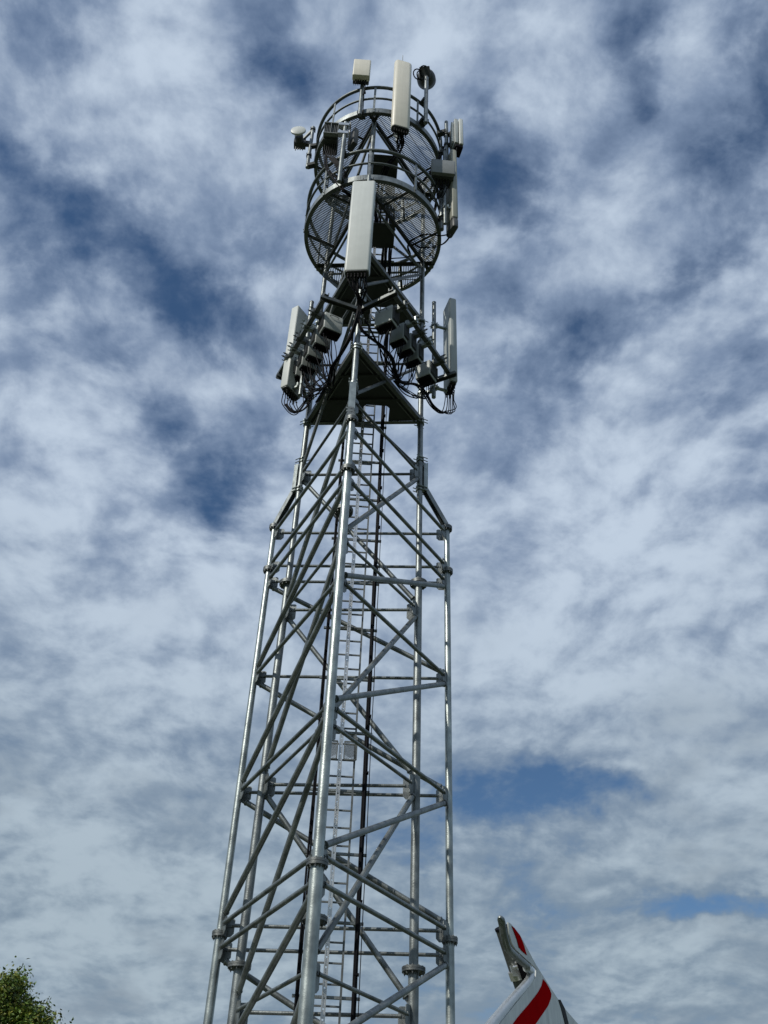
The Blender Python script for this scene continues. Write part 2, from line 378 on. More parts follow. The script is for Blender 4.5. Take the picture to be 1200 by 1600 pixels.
# sloping outriggers tying the heads of the outer legs to clamped plates on the inner mast
for k in range(3):
    o_t = outer(k, 12.02); i_c = inner(k, 12.72, .14); rad_ = V((o_t.x-i_c.x, o_t.y-i_c.y, 0)).normalized(); tan_ = rad_.cross(Zv)
    mb = MB(); t = (i_c-o_t).normalized(); nn = t.cross(tan_)
    mb.box((o_t+i_c)/2, t, tan_, nn, (i_c-o_t).length/2, .055, .006)
    mb.box((o_t+i_c)/2-tan_*.05-nn*.045, t, tan_, nn, (i_c-o_t).length/2, .006, .038)
    mb.box((o_t+i_c)/2+tan_*.05-nn*.045, t, tan_, nn, (i_c-o_t).length/2, .006, .038)
    for s in (.25, .55, .8):
        q = o_t.lerp(i_c, s); mb.tube(q-nn*.012, q+nn*.014, .014, n=8)
    obj('outrigger', mb, 'galv', TW)
    cl = MB(); pc = inner(k, 13.0, .10)
    cl.box(pc, rad_, tan_, Zv, .045, .012, .36); cl.box(pc+rad_*.04, rad_, tan_, Zv, .006, .06, .36); cl.box(pc+tan_*.05, rad_, tan_, Zv, .04, .006, .34); cl.box(pc-tan_*.05, rad_, tan_, Zv, .04, .006, .34)
    cp = obj('clamp_plate', cl, 'galv_new', TW)
    for zc in (12.62, 12.70, 13.38, 13.46):
        c_ = MB(); c_.lathe([(.058, -.016), (.076, -.016), (.076, .016), (.058, .016)], inner(k, zc), 24)
        for s in (-1, 1): c_.tube(inner(k, zc, -.11)+tan_*.07*s, inner(k, zc, .13)+tan_*.07*s, .010, n=6)
        obj('clamp', c_, 'galv_new', cp)
# triangular rest platforms inside the mast
def platform(z, hole):
    A, B_, D_ = [inner(k, z, -.02) for k in (0, 1, 2)]
    poly = [(A.x, A.y), (D_.x-.02, D_.y)]
    hx0, hx1, hy = hole
    yb = lambda x: D_.y+(B_.y-D_.y)*(x-D_.x)/(B_.x-D_.x)
    poly += [(hx1, yb(hx1)), (hx1, hy+.06), (hx1-.05, hy), (hx0+.05, hy), (hx0, hy+.06), (hx0, yb(hx0)), (B_.x, B_.y)]
    mb = MB(); mb.prism(poly, (0,0,z), (1,0,0), (0,1,0), Zv, .012)
    pl = obj('platform_plate', mb, 'dark', TW)
    for p, q in ((0, 1), (0, 2), (1, 2)):
        a = inner(p, z); b = inner(q, z); t = (b-a).normalized(); out = t.cross(Zv)
        if out.dot(V((a.x-CX, a.y-CY, 0))+V((b.x-CX, b.y-CY, 0))) < 0: out = -out
        c = MB(); o = out*.05; a1 = a+t*.07; b1 = b-t*.07
        hh = .055 if p == 0 else .025
        c.beam(a1+o+Zv*.0, b1+o+Zv*.0, out, .006, hh); c.beam(a1+o*.2-Zv*(hh-.006), b1+o*.2-Zv*(hh-.006), out, .034, .005)
        if p == 0: c.beam(a1-out*.10-Zv*.02, b1-out*.10-Zv*.02, out, .012, .018)
        obj('platform_beam', c, 'galv_old', pl)
    for s in (.35, .68):
        c = MB(); a = A.lerp(B_, s); b = A.lerp(D_, s); c.beam(a-Zv*.03, b-Zv*.03, (0,1,0), .03, .028); obj('platform_beam', c, 'dark', pl)
platform(14.50, (0.0, .52, 14.10))
platform(17.60, (0.0, .52, 14.10))
for k in range(3):
    for zc in (14.42, 14.50, 15.30, 17.6, 16.05):
        c_ = MB(); c_.lathe([(.056, -.02), (.078, -.02), (.078, .02), (.056, .02)], inner(k, zc), 24)
        tan_ = V((-(inner(k, zc).y-CY), inner(k, zc).x-CX, 0)).normalized(); rad_ = V((inner(k, zc).x-CX, inner(k, zc).y-CY, 0)).normalized()
        for s in (-1, 1): c_.tube(inner(k, zc, -.10)+tan_*.085*s, inner(k, zc, .12)+tan_*.085*s, .010, n=6); c_.box(inner(k, zc)+tan_*.09*s, rad_, tan_, Zv, .02, .02, .025)
        obj('collar_clamp', c_, 'galv_new', TW)
# round decks
POST0 = R(-96.62)
def deck(z, bar):
    RR = 1.60
    rim = MB(); rim.lathe([(RR-.008, -.085), (RR, -.085), (RR, .10), (RR-.008, .10)], (CX, CY, z), 96)
    d = obj('deck_rim', rim, 'galv', TW)
    fl = MB(); fl.lathe([(RR-.085, -.10), (RR+.004, -.10), (RR+.004, -.086), (RR-.085, -.086)], (CX, CY, z), 96); obj('rim_flange', fl, 'galv_dark', d)  # darker steel than the lit web: underside shade put into its colour
    for e in range(3):
        # edge e is normal to this azimuth
        an = POST0+PI/3+e*2*PI/3; nrm = V((math.cos(an), math.sin(an), 0)); tn = V((-nrm.y, nrm.x, 0)); mb = MB(); dd = .70
        x = -1.40
        while x <= 1.40:
            lo = dd if abs(x) < 1.18 else abs(x)/math.tan(PI/3)
            hi = math.sqrt((RR-.01)**2-x*x)
            if hi-lo > .04:
                a = V((CX, CY, z))+nrm*lo+tn*x; b = V((CX, CY, z))+nrm*hi+tn*x
                mb.beam(a-Zv*.02, b-Zv*.02, tn, bar, .009)
            x += .042
        for lo in (.80, 1.0, 1.2, 1.4):
            hw = math.sqrt(RR*RR-lo*lo)-.02; hw = min(hw, lo*math.tan(PI/3))
            c = V((CX, CY, z))+nrm*lo; mb.beam(c-tn*hw, c+tn*hw, nrm, .004, .012)
        obj('deck_grating', mb, 'deck', d)
        bm_ = MB(); hw = math.sqrt(RR*RR-(dd-.03)**2)-.01
        c = V((CX, CY, z-.07))+nrm*(dd-.03); bm_.beam(c-tn*hw, c+tn*hw, nrm, .035, .005); bm_.beam(c-tn*hw-Zv*0+nrm*.035, c+tn*hw+nrm*.035, nrm, .005, .055)
        obj('deck_beam', bm_, 'dark', d)
        # radial joists
        for s in (-.62, .62):
            j = MB(); a = V((CX, CY, z-.05))+nrm*dd+tn*s; b = V((CX, CY, z-.05))+nrm*(math.sqrt(RR*RR-s*s)-.02)+tn*s
            j.beam(a, b, tn, .018, .02); obj('deck_joist', j, 'dark', d)
    h = MB()
    h.box((CX+.12, CY-.12, z-.03), (1,0,0), (0,1,0), Zv, .38, .33, .01); obj('hatch_plate', h, 'dark', d)
    for rz, rr in ((1.1, .042), (.56, .027)):
        t = MB(); n_ = 10; t.lathe([(RR+rr*math.cos(2*PI*i/n_), rr*math.sin(2*PI*i/n_)) for i in range(n_)], (CX, CY, z+rz), 96)
        obj('guard_rail', t, 'galv_dark', d)
    for k in range(9):
        a = POST0+2*PI*k/9; p = V((CX+math.cos(a)*(RR+.012), CY+math.sin(a)*(RR+.012), z)); ra = V((math.cos(a), math.sin(a), 0))
        t = MB(); t.box(p+Zv*.5, ra, ra.cross(Zv), Zv, .008, .026, .6)
        for zb in (0, .56, 1.1): t.tube(p+Zv*zb, p+Zv*zb+ra*.025, .013, n=6)
        obj('guard_post', t, 'galv', d)
Z1, Z2 = 19.885, 22.79
deck(Z1, .0088); deck(Z2, .0070)
# ladder with central fall arrest rail
LX, LY = .005, 14.35
LT = 23.0
lad = MB()
for sx in (-.222, .222): lad.box((LX+sx, LY, (GZ+.15+LT)/2), (1,0,0), (0,1,0), Zv, .015, .02, (LT-GZ-.15)/2)
LAD = obj('ladder', lad, 'galv_old', TW)
cr = MB()
for sx in (-.021, .021): cr.box((LX+sx, LY-.045, (GZ+.15+LT)/2), (1,0,0), (0,1,0), Zv, .010, .016, (LT-GZ-.15)/2)
z = GZ+.2
while z < LT: cr.box((LX, LY-.045, z), (1,0,0), (0,1,0), Zv, .012, .006, .052); z += .13
obj('fall_arrest_rail', cr, 'clampm', LAD)
z = GZ+.4; first = None
while z < LT-.1:
    if first is None:
        r_ = MB(); r_.box((LX, LY, z), (1,0,0), (0,1,0), Zv, .212, .012, .011); first = obj('rung', r_, 'galv_old', LAD); z0 = z
    else:
        c = first.copy(); C.objects.link(c); c.parent = LAD; c.location = (0, 0, z-z0)
    z += .27
z = 0.6
while z < 22.3:
    b_ = MB(); b_.box((LX+.027, LY+.05, z), (1,0,0), (0,1,0), Zv, .455, .02, .018)
    br = obj('cable_bracket', b_, 'galv', TW)
    z += .97 if z < 17 else 1.3
for sx in (-.15, .15):
    rp = MB(); c = V((LX+sx-.0, LY-.09, 7.02)); w2, h2 = .095, .15
    for s in (-1, 1): rp.box(c+V((w2*s,0,0)), (1,0,0), (0,1,0), Zv, .01, .008, h2); rp.box(c+V((0,0,h2*s)), (1,0,0), (0,1,0), Zv, w2, .008, .01)
    for i in range(-8, 9):
        for s in (-1, 1):
            x0, x1 = i*.024, i*.024+s*.3
            a = V((max(-w2, min(w2, x0-s*.15)), 0, 0)); 
            t0_ = max(-h2, (-w2-i*.024)*s*.6) if s > 0 else max(-h2, -(w2-i*.024)*.6)
            t1_ = min(h2, (w2-i*.024)*s*.6) if s > 0 else min(h2, (w2+i*.024)*.6)
            if t1_-t0_ > .02: rp.beam(c+V((i*.024+s*t0_/.6, 0, t0_)), c+V((i*.024+s*t1_/.6, 0, t1_)), (0,1,0), .003, .0020)
    obj('rest_step', rp, 'galv_old', LAD)

# ------------------------------------------------------------------ feeder cables
def cable(name, label, pts, r, m='black', group=None, cat='cable', n=8, multi=None, seed=1, spread=.05):
    mb = MB(); rnd = random.Random(seed); pts = [V(p) for p in pts]
    for i in range(multi or 1):
        if multi:
            ph = rnd.uniform(0, 6.28); q = []
            for j, p in enumerate(pts):
                s = spread*rnd.uniform(.35, 1.0); a = ph+rnd.uniform(-.7, .7)
                q.append(p+V((math.cos(a)*s, math.sin(a)*s*.7, math.sin(a+1.)*s)))
        else: q = pts
        mb.path(curve(q), r, n)
    o = obj(name, mb, m, loc=tuple(pts[-1])); return tag(o, label, cat, group)
def straight_bundle(name, label, x, y, z0, z1, offs, seed):
    mb = MB(); rnd = random.Random(seed)
    for dx, dy, r in offs:
        p = []; z = z0
        while z < z1: p.append((x+dx+rnd.uniform(-.006, .006), y+dy+rnd.uniform(-.006, .006), z)); z += .97
        p.append((x+dx, y+dy, z1)); mb.path(p, r, 8)
    z = z0+.4
    while z < z1: mb.box((x+sum(o[0] for o in offs)/len(offs), y-.0, z), (1,0,0), (0,1,0), Zv, .036 if len(offs) > 2 else .028, .035, .014); z += .97
    return tag(obj(name, mb, 'black', loc=(x, y, z0)), label, 'cable', 'feeder cables climbing the tower')
straight_bundle('feeder_cable', 'thick black cable run climbing just right of the ladder inside the tower', .405, LY+.0, GZ+.15, 18.6, [(-.022,0,.017),(.014,.016,.017),(.0,-.02,.015),(.066,0,.0065)], 3)
straight_bundle('feeder_cable', 'black cable run climbing left of the ladder behind the thick front leg', -.355, LY+.0, GZ+.15, 17.6, [(-.012,0,.016),(.014,.01,.015)], 4)

# ------------------------------------------------------------------ antennas
def u_clamp(mb, pole, z, az, reach):
    f = V((math.cos(az), math.sin(az), 0)); t = V((-f.y, f.x, 0)); p = V((pole[0], pole[1], z))
    mb.box(p-f*.045, f, t, Zv, .012, .075, .045); mb.box(p+f*.05, f, t, Zv, .012, .075, .045)
    for s in (-1, 1): mb.tube(p-f*.085+t*.06*s, p+f*.10+t*.06*s, .009, n=6)
    mb.box(p+f*(reach/2+.03), f, t, Zv, reach/2, .03, .02); mb.box(p+f*(reach+.02), f, t, Zv, .012, .06, .06)
def panel(label, base, az, wd, dp, ht, m, pole, pz, group, whip=False, clampz=None, skirt=True, poleR=.038, extra=None, rad=.05):
    base = V(base); f = V((math.cos(az), math.sin(az), 0)); t = V((-f.y, f.x, 0))
    T = thing('panel_antenna', label, 'antenna', tuple(base), group)
    mb = MB(); mb.radome(base, az, wd, dp, ht, rad, .03); obj('radome', mb, m, T)
    e = MB(); e.radome(base-Zv*.022, az, wd*.93, dp*.88, .03, min(dp*.36, .06), .005)
    ep = obj('end_plate', e, 'cap', T)
    c = MB(); nn = 6
    for i in range(nn):
        for j in (-1, 1):
            p = base+t*((i-(nn-1)/2)*wd*.8/nn)+f*(j*dp*.22)
            c.tube(p-Zv*.085, p-Zv*.015, .017, n=8); c.tube(p-Zv*.16, p-Zv*.085, .011, n=6)
    obj('connector', c, 'black', ep)
    pm = MB(); pm.tube((pole[0], pole[1], pz[0]), (pole[0], pole[1], pz[1]), poleR, n=16); pm.lathe([(poleR*.9, 0), (poleR+.004, 0), (poleR+.004, .012), (poleR*.9, .012)], (pole[0], pole[1], pz[1]-.012), 16)
    obj('mounting_pole', pm, 'galv', T)
    back = base-f*(dp/2)
    rch = max((V((back.x, back.y, 0))-V((pole[0], pole[1], 0))).dot(f), .06)
    for z_ in clampz or (base.z+.25, base.z+ht-.45):
        cm = MB(); u_clamp(cm, pole, z_, az, rch-.02); obj('bracket', cm, 'galv_new', T)
    if extra: extra(T)
    if whip:
        w_ = MB(); p = base+Zv*(ht+.0)-f*dp*.3
        w_.tube(p-Zv*.1, p+Zv*.16, .02, .012, 8); w_.tube(p+Zv*.15, p+Zv*.62, .011, .007, 6); w_.tube(p+t*.05, p+Zv*.15, .006, n=5); w_.tube(p-t*.05, p+Zv*.15, .006, n=5)
        obj('lightning_rod', w_, 'galv_dark', T)
    return T
def on_tower(T, a, b, hw=.03, name='arm', m='galv'):
    mb = MB(); mb.beam(a, b, Zv, hw, hw); return obj(name, mb, m, T)
GA = 'panel antennas mounted round the tower head'
# front, on the lower deck
a0 = R(-97)
pbot = at(560, 428, 12.05); ptop = at(567, 288, 12.05)
H = ptop.z-pbot.z
fx, fy = pbot.x-.02, 12.05
T = panel('widest pale grey panel antenna hanging in front of the lower round deck', (fx-.01, fy, pbot.z), a0, .50, .20, H, 'radome', (-.225, 12.30), (pbot.z-.1, Z1-.02), GA, rad=.055)
on_tower(T, (-.225, 12.30, Z1-.05), (-.215, 12.55, Z1-.05)); on_tower(T, (-.225, 12.30, 17.0), (-.22, 12.55, 17.0))
pbot = at(625, 203, 12.15); ptop = at(630, 101, 12.15)
T = panel('tall cream panel antenna rising above the upper guard rail, lightning rod on its top', (pbot.x+.0, 12.15, pbot.z), R(-78), .445, .21, ptop.z-pbot.z, 'radome_cream', (pbot.x-.05, 12.42), (pbot.z-.05, ptop.z-.2), GA, whip=True, rad=.095)
on_tower(T, (pbot.x-.05, 12.42, Z2+.05), (pbot.x-.08, 12.55, Z2+.05))
# left and right, below the decks
lp = (-1.29, 14.02)
lb = at(456, 612, 14.15); lt = at(469, 487, 14.15)
T = panel('white panel antenna left of the mast, tilted cables looping from its foot', (lb.x-.03, 14.2, lb.z), R(144), .47, .19, lt.z-lb.z, 'radome', lp, (14.55, 17.50), GA, clampz=(14.85, 16.55), poleR=.045, rad=.03)
on_tower(T, (lp[0], lp[1], 16.5), inner(1, 16.5)); on_tower(T, (lp[0], lp[1], 14.95), inner(1, 14.95))
rb = at(704, 606, 14.38); rt = at(705, 477, 14.38)
rp_ = (1.435, 14.34)
T = panel('grey panel antenna standing furthest right, beside the lower radio units', (rb.x, 14.38, rb.z), R(14), .44, .165, rt.z-rb.z, 'radome_mid', rp_, (15.1, 18.2), GA, clampz=(15.4, 17.4), poleR=.045, rad=.03)
on_tower(T, (rp_[0], rp_[1], 16.95), inner(2, 16.95)); on_tower(T, (rp_[0], rp_[1], 15.3), inner(2, 15.3))
# right, at the lower deck rail
rb = at(708.5, 350, 13.3); rt = at(711, 245, 13.3)
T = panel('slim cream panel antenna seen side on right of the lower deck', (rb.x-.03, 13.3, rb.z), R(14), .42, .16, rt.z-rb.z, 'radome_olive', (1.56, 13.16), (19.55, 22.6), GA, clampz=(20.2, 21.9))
on_tower(T, (1.56, 13.16, 19.95), (1.42, 13.25, 19.95)); on_tower(T, (1.56, 13.16, 20.9), (1.42, 13.25, 20.9))
sk = MB(); sk.radome((rb.x-.03, 13.3, rb.z-.32), R(22), .38, .15, .32, .06, .03); obj('connector_shroud', sk, 'cap', T)

# square antenna on a pole above the upper deck, left of the tall cream panel
def clampset(mb, p, r=.055):
    mb.lathe([(r-.01, -.03), (r+.02, -.03), (r+.02, .03), (r-.01, .03)], p, 18)
    for s in (-1, 1): mb.tube(V(p)+V((r*1.1*s, -.08, 0)), V(p)+V((r*1.1*s, .08, 0)), .009, n=6)
T = thing('square_antenna', 'square cream antenna box on a short pole above the upper guard rail', 'antenna', (-.566, 12.22, 22.5), None)
bx = at(564, 122, 12.10)
mb = MB(); mb.radome((bx.x, 12.10, bx.z), R(-90), .43, .17, .80, .035, .02); obj('radome', mb, 'radome_cream', T)
mb = MB(); mb.radome((bx.x, 12.23, bx.z+.02), R(-90), .40, .10, .75, .02, .01)
for i in range(9): mb.box((bx.x-.17+i*.0425, 12.30, bx.z+.4), (1,0,0), (0,1,0), Zv, .006, .03, .34)
obj('heat_sink', mb, 'cap', T)
mb = MB(); mb.tube((-.566, 12.30, 22.45), (-.575, 12.30, 25.0), .052, n=16); obj('mounting_pole', mb, 'galv', T)
mb = MB(); clampset(mb, (-.57, 12.30, 24.55)); clampset(mb, (-.57, 12.30, 24.95)); mb.box((-.57, 12.27, 24.75), (1,0,0), (0,1,0), Zv, .05, .05, .22)
for i in range(5): mb.tube((bx.x-.12+i*.06, 12.15, bx.z+.01), (bx.x-.12+i*.05, 12.17, bx.z-.14), .018, n=7)
obj('bracket', mb, 'black', T)
mb = MB(); mb.path(curve([(bx.x+.1, 12.18, bx.z-.1), (bx.x+.12, 12.22, bx.z-.3), (-.53, 12.26, bx.z-.5), (-.51, 12.3, 23.4), (-.50, 12.33, 22.8)]), .011, 6); obj('cable', mb, 'black', T)
mb = MB(); mb.beam((-.566, 12.30, 22.62), (-.50, 12.52, 22.70), (1,0,0), .075, .04); obj('arm', mb, 'dark', T)
mb = MB(); mb.beam((-.566, 12.30, 23.75), (-.50, 12.46, 23.80), (1,0,0), .03, .03); obj('arm', mb, 'dark', T)

# dish seen from behind, right of the tall cream panel
T = thing('dish_antenna', 'dark microwave dish seen from behind on a pole above the upper deck', 'antenna', (1.03, 12.52, 22.8), 'microwave dishes')
ax = V((.16, .74, .62)).normalized()
dc = at(665.5, 121, 12.72)
mb = MB(); mb.lathe([(.0, -.16), (.10, -.15), (.18, -.10), (.235, .0), (.245, .06), (.245, .20), (.225, .20), (.0, .19)], dc, 40, True, ax); obj('drum', mb, 'cap', T)
mb = MB(); mb.tube(dc-ax*.24, dc-ax*.12, .10, n=16); mb.box(dc-ax*.27, ax, ax.cross(Zv), ax.cross(Zv).cross(ax), .06, .13, .14)
mb.beam(dc-ax*.2, (1.035, 12.52, 24.75), (1,0,0), .04, .05); obj('radio_unit', mb, 'dark', T)
mb = MB()
u = ax.cross(Zv).normalized(); v2 = u.cross(ax)
for cx_, cz_, rr in ((-.18, .10, .11), (.0, .14, .13), (-.10, .06, .10)):
    mb.path([dc-ax*(.32-.06*math.cos(k*.5))+u*(cx_+rr*math.cos(k*.45))+v2*(cz_-.13+rr*1.15*math.sin(k*.45)) for k in range(14)], .016, 7)
obj('cable_loop', mb, 'black', T)
mb = MB(); mb.tube((1.03, 12.52, 22.72), (1.035, 12.52, 24.95), .052, n=16); obj('mounting_pole', mb, 'galv', T)
mb = MB(); mb.beam((1.03, 12.52, 22.92), (.93, 12.70, 22.95), Zv, .05, .09); obj('arm', mb, 'dark', T)
mb = MB(); mb.beam((1.03, 12.52, 23.87), (.93, 12.68, 23.85), Zv, .05, .07); obj('arm', mb, 'dark', T)

# left: small dish facing the viewer
T = thing('dish_antenna', 'small white microwave dish at the far left of the upper deck', 'antenna', (-1.80, 13.66, 22.3), 'microwave dishes')
dc = at(466, 203, 13.55); ax = V((-.10, -1, .02)).normalized()
mb = MB(); mb.lathe([(.0, .02), (.16, .015), (.19, .0), (.197, -.02), (.195, -.04), (.12, -.09), (.0, -.10)], dc, 40, True, ax); obj('radome', mb, 'radome', T)
mb = MB(); mb.tube(dc-ax*.15, dc-ax*.30, .11, n=16); mb.box(dc-ax*.40+Zv*.04, (1,0,0), (0,1,0), Zv, .15, .10, .10); mb.box(dc-ax*.40+V((.2,0,.06)), (1,0,0), (0,1,0), Zv, .06, .05, .07)
for i in range(4): mb.tube(dc-ax*.40+V((-.09+.06*i, 0, -.12)), dc-ax*.40+V((-.09+.06*i, .01, -.24-.03*(i == 0))), .014, n=6)
obj('radio_unit', mb, 'cap', T)
pb = at(480, 262, 13.75); pt = at(489, 199, 13.75)
mb = MB(); mb.tube((pb.x, 13.75, pb.z), (pb.x, 13.75, pt.z), .045, n=16); obj('mounting_pole', mb, 'galv', T)
mb = MB(); clampset(mb, (pb.x, 13.75, pt.z-.12), .05); mb.beam((pb.x, 13.75, pt.z-.12), dc-ax*.35, Zv, .03, .03); clampset(mb, (pb.x, 13.75, pb.z+.55), .05); obj('bracket', mb, 'galv_old', T)
mb = MB(); mb.beam((pb.x, 13.75, pb.z+.06), (-1.62, 13.72, pb.z+.12), Zv, .05, .06); obj('arm', mb, 'dark', T)
mb = MB(); mb.beam((pb.x, 13.75, 23.35), (-1.62, 13.72, 23.38), Zv, .05, .05); obj('arm', mb, 'dark', T)

# left front: finned radio with black shade on the lower deck pole
T = thing('radio_unit', 'finned grey radio with deep black underside on the left front pole', 'radio unit', (-.93, 12.36, 19.7), 'radio units round the decks')
bc = at(517, 207, 12.45)
mb = MB(); mb.box((bc.x, 12.45, bc.z), (1,0,0), (0,1,0), Zv, .155, .04, .22); mb.box((bc.x, 12.68, bc.z-.0), (1,0,0), (0,1,0), Zv, .17, .20, .26); obj('housing', mb, 'cap', T)
mb = MB()
for i in range(9): mb.box((bc.x-.15+i*.0375, 12.39, bc.z), (1,0,0), (0,1,0), Zv, .004, .035, .21)
for s in (-1, 1): mb.box((bc.x, 12.37, bc.z+.225*s), (1,0,0), (0,1,0), Zv, .165, .05, .012)
mb.box((bc.x, 12.37, bc.z), (1,0,0), (0,1,0), Zv, .008, .05, .22); mb.box((bc.x+.17, 12.40, bc.z), (1,0,0), (0,1,0), Zv, .006, .07, .23)
obj('heat_sink', mb, 'boxgrey', T)
mb = MB(); pz0 = at(530, 284, 12.36); pz1 = at(537, 192, 12.36); mb.tube((pz0.x, 12.36, pz0.z), (pz0.x, 12.36, pz1.z), .052, n=16); obj('mounting_pole', mb, 'galv', T)
mb = MB()
for dz in (-.18, .18):
    mb.box((pz0.x-.04, 12.36, bc.z+dz), (1,0,0), (0,1,0), Zv, .12, .06, .05)
    mb.tube((pz0.x+.12, 12.24, bc.z+dz), (pz0.x+.12, 12.48, bc.z+dz), .012, n=6); mb.box((pz0.x+.11, 12.36, bc.z+dz), (1,0,0), (0,1,0), Zv, .02, .08, .04)
obj('bracket', mb, 'clampm', T)
mb = MB(); mb.beam((pz0.x, 12.36, 19.9), (-.80, 12.56, 19.9), Zv, .06, .05); obj('arm', mb, 'dark', T)
mb = MB(); mb.beam((pz0.x, 12.36, 20.95), (-.80, 12.54, 20.95), Zv, .05, .05); obj('arm', mb, 'dark', T)
mb = MB()
for i in range(6):
    x = bc.x-.12+.05*i; mb.path(curve([(x, 12.6, bc.z-.26), (x+.02, 12.58, bc.z-.55), (x+.14-.02*i, 12.5, bc.z-1.0), (-1.0+.03*i, 12.45, 20.4), (-.85+.05*i, 12.62, 19.95)]), .012, 6)
obj('cable', mb, 'black', T)

# second radio beside the pole (dark, to the right of the pole)
mb = MB(); mb.radome((pz0.x+.20, 12.52, bc.z-.45), R(-60), .13, .28, .62, .02, .01); obj('filter_box', mb, 'cap', T)

# right: grey box on the lower deck rail
T = thing('radio_unit', 'wide plain grey radio box with black underside, right of the lower guard rail', 'radio unit', (1.53, 13.05, 19.6), 'radio units round the decks')
bc = at(691, 262, 12.92)
mb = MB(); mb.radome((bc.x+.02, 12.92, bc.z-.29), R(-88), .57, .10, .56, .03, .015); obj('front_cover', mb, 'boxgrey', T)
mb = MB(); mb.box((bc.x+.02, 13.10, bc.z-.02), (1,0,0), (0,1,0), Zv, .26, .13, .26)
for i in range(12): mb.box((bc.x-.22+i*.044, 13.27, bc.z), (1,0,0), (0,1,0), Zv, .006, .05, .25)
obj('heat_sink', mb, 'cap', T)
mb = MB(); mb.tube((1.50, 13.32, 19.55), (1.50, 13.32, 21.9), .05, n=16); obj('mounting_pole', mb, 'galv', T)
mb = MB(); mb.beam((1.50, 13.32, 21.1), (bc.x, 13.2, 21.1), Zv, .06, .05); obj('arm', mb, 'dark', T)
mb = MB(); mb.beam((1.50, 13.32, 20.0), (1.42, 13.36, 20.0), Zv, .05, .05); obj('arm', mb, 'dark', T)
mb = MB(); mb.beam((1.50, 13.32, 20.95), (1.40, 13.37, 20.95), Zv, .05, .05); obj('arm', mb, 'dark', T)
mb = MB()
for i in range(6):
    x = bc.x-.2+.07*i; mb.path(curve([(x, 13.05, bc.z-.28), (x, 13.06, bc.z-.5), (x*.9+.05, 13.15, bc.z-.85), (1.38, 13.3, 20.5+.05*i), (1.30, 13.4, 20.1)]), .012, 6)
obj('cable', mb, 'black', T)

# right: boxed antenna pair facing right on the upper deck
T = thing('box_antenna', 'pale boxed antenna facing right at the right edge of the upper deck', 'antenna', (1.62, 13.30, 22.2), None)
bb = at(716, 234, 13.25); bt = at(717, 195, 13.25)
mb = MB(); mb.radome((bb.x+.03, 13.25, bb.z), R(12), .36, .11, bt.z-bb.z, .03, .02); obj('radome', mb, 'radome', T)
mb = MB(); mb.radome((bb.x-.09, 13.23, bb.z+.04), R(12), .33, .10, bt.z-bb.z-.08, .02, .01)
for i in range(7): mb.box((bb.x-.16, 13.09+i*.045, bb.z+.55), (1,.2,0), (-.2,1,0), Zv, .03, .005, .45)
obj('heat_sink', mb, 'box', T)
mb = MB(); mb.radome((bb.x-.02, 13.25, bb.z-.10), R(12), .30, .20, .10, .02, .01)
for i in range(5): mb.tube((bb.x-.05, 13.13+.05*i, bb.z-.1), (bb.x-.06, 13.13+.05*i, bb.z-.22), .014, n=6)
obj('connector_plate', mb, 'black', T)
pb = at(698, 262, 13.3); pt = at(698, 191, 13.3)
mb = MB(); mb.tube((pb.x, 13.3, pb.z-.3), (pb.x, 13.3, pt.z), .05, n=16); obj('mounting_pole', mb, 'galv', T)
mb = MB()
for dz in (.25, .75): clampset(mb, (pb.x, 13.3, bb.z+dz), .05); mb.box((pb.x+.12, 13.29, bb.z+dz), (1,0,0), (0,1,0), Zv, .10, .045, .035)
mb.box((pb.x+.10, 13.29, bb.z+.5), (1,0,0), (0,1,0), Zv, .025, .04, .35); obj('bracket', mb, 'dark', T)
mb = MB(); mb.beam((pb.x, 13.3, 23.78), (1.40, 13.36, 23.74), Zv, .06, .06); obj('arm', mb, 'dark', T)
mb = MB(); mb.beam((pb.x, 13.3, 22.85), (1.44, 13.36, 22.85), Zv, .05, .05); obj('arm', mb, 'dark', T)
mb = MB()
for i in range(3): mb.path(curve([(bb.x-.06, 13.2+.05*i, bb.z-.2), (bb.x-.10, 13.25, bb.z-.4), (pb.x+.03, 13.36, bb.z-.6), (pb.x-.05, 13.4, bb.z-.2), (pb.x-.06-.02*i, 13.36, bb.z+.3)]), .011, 6)
obj('cable', mb, 'black', T)

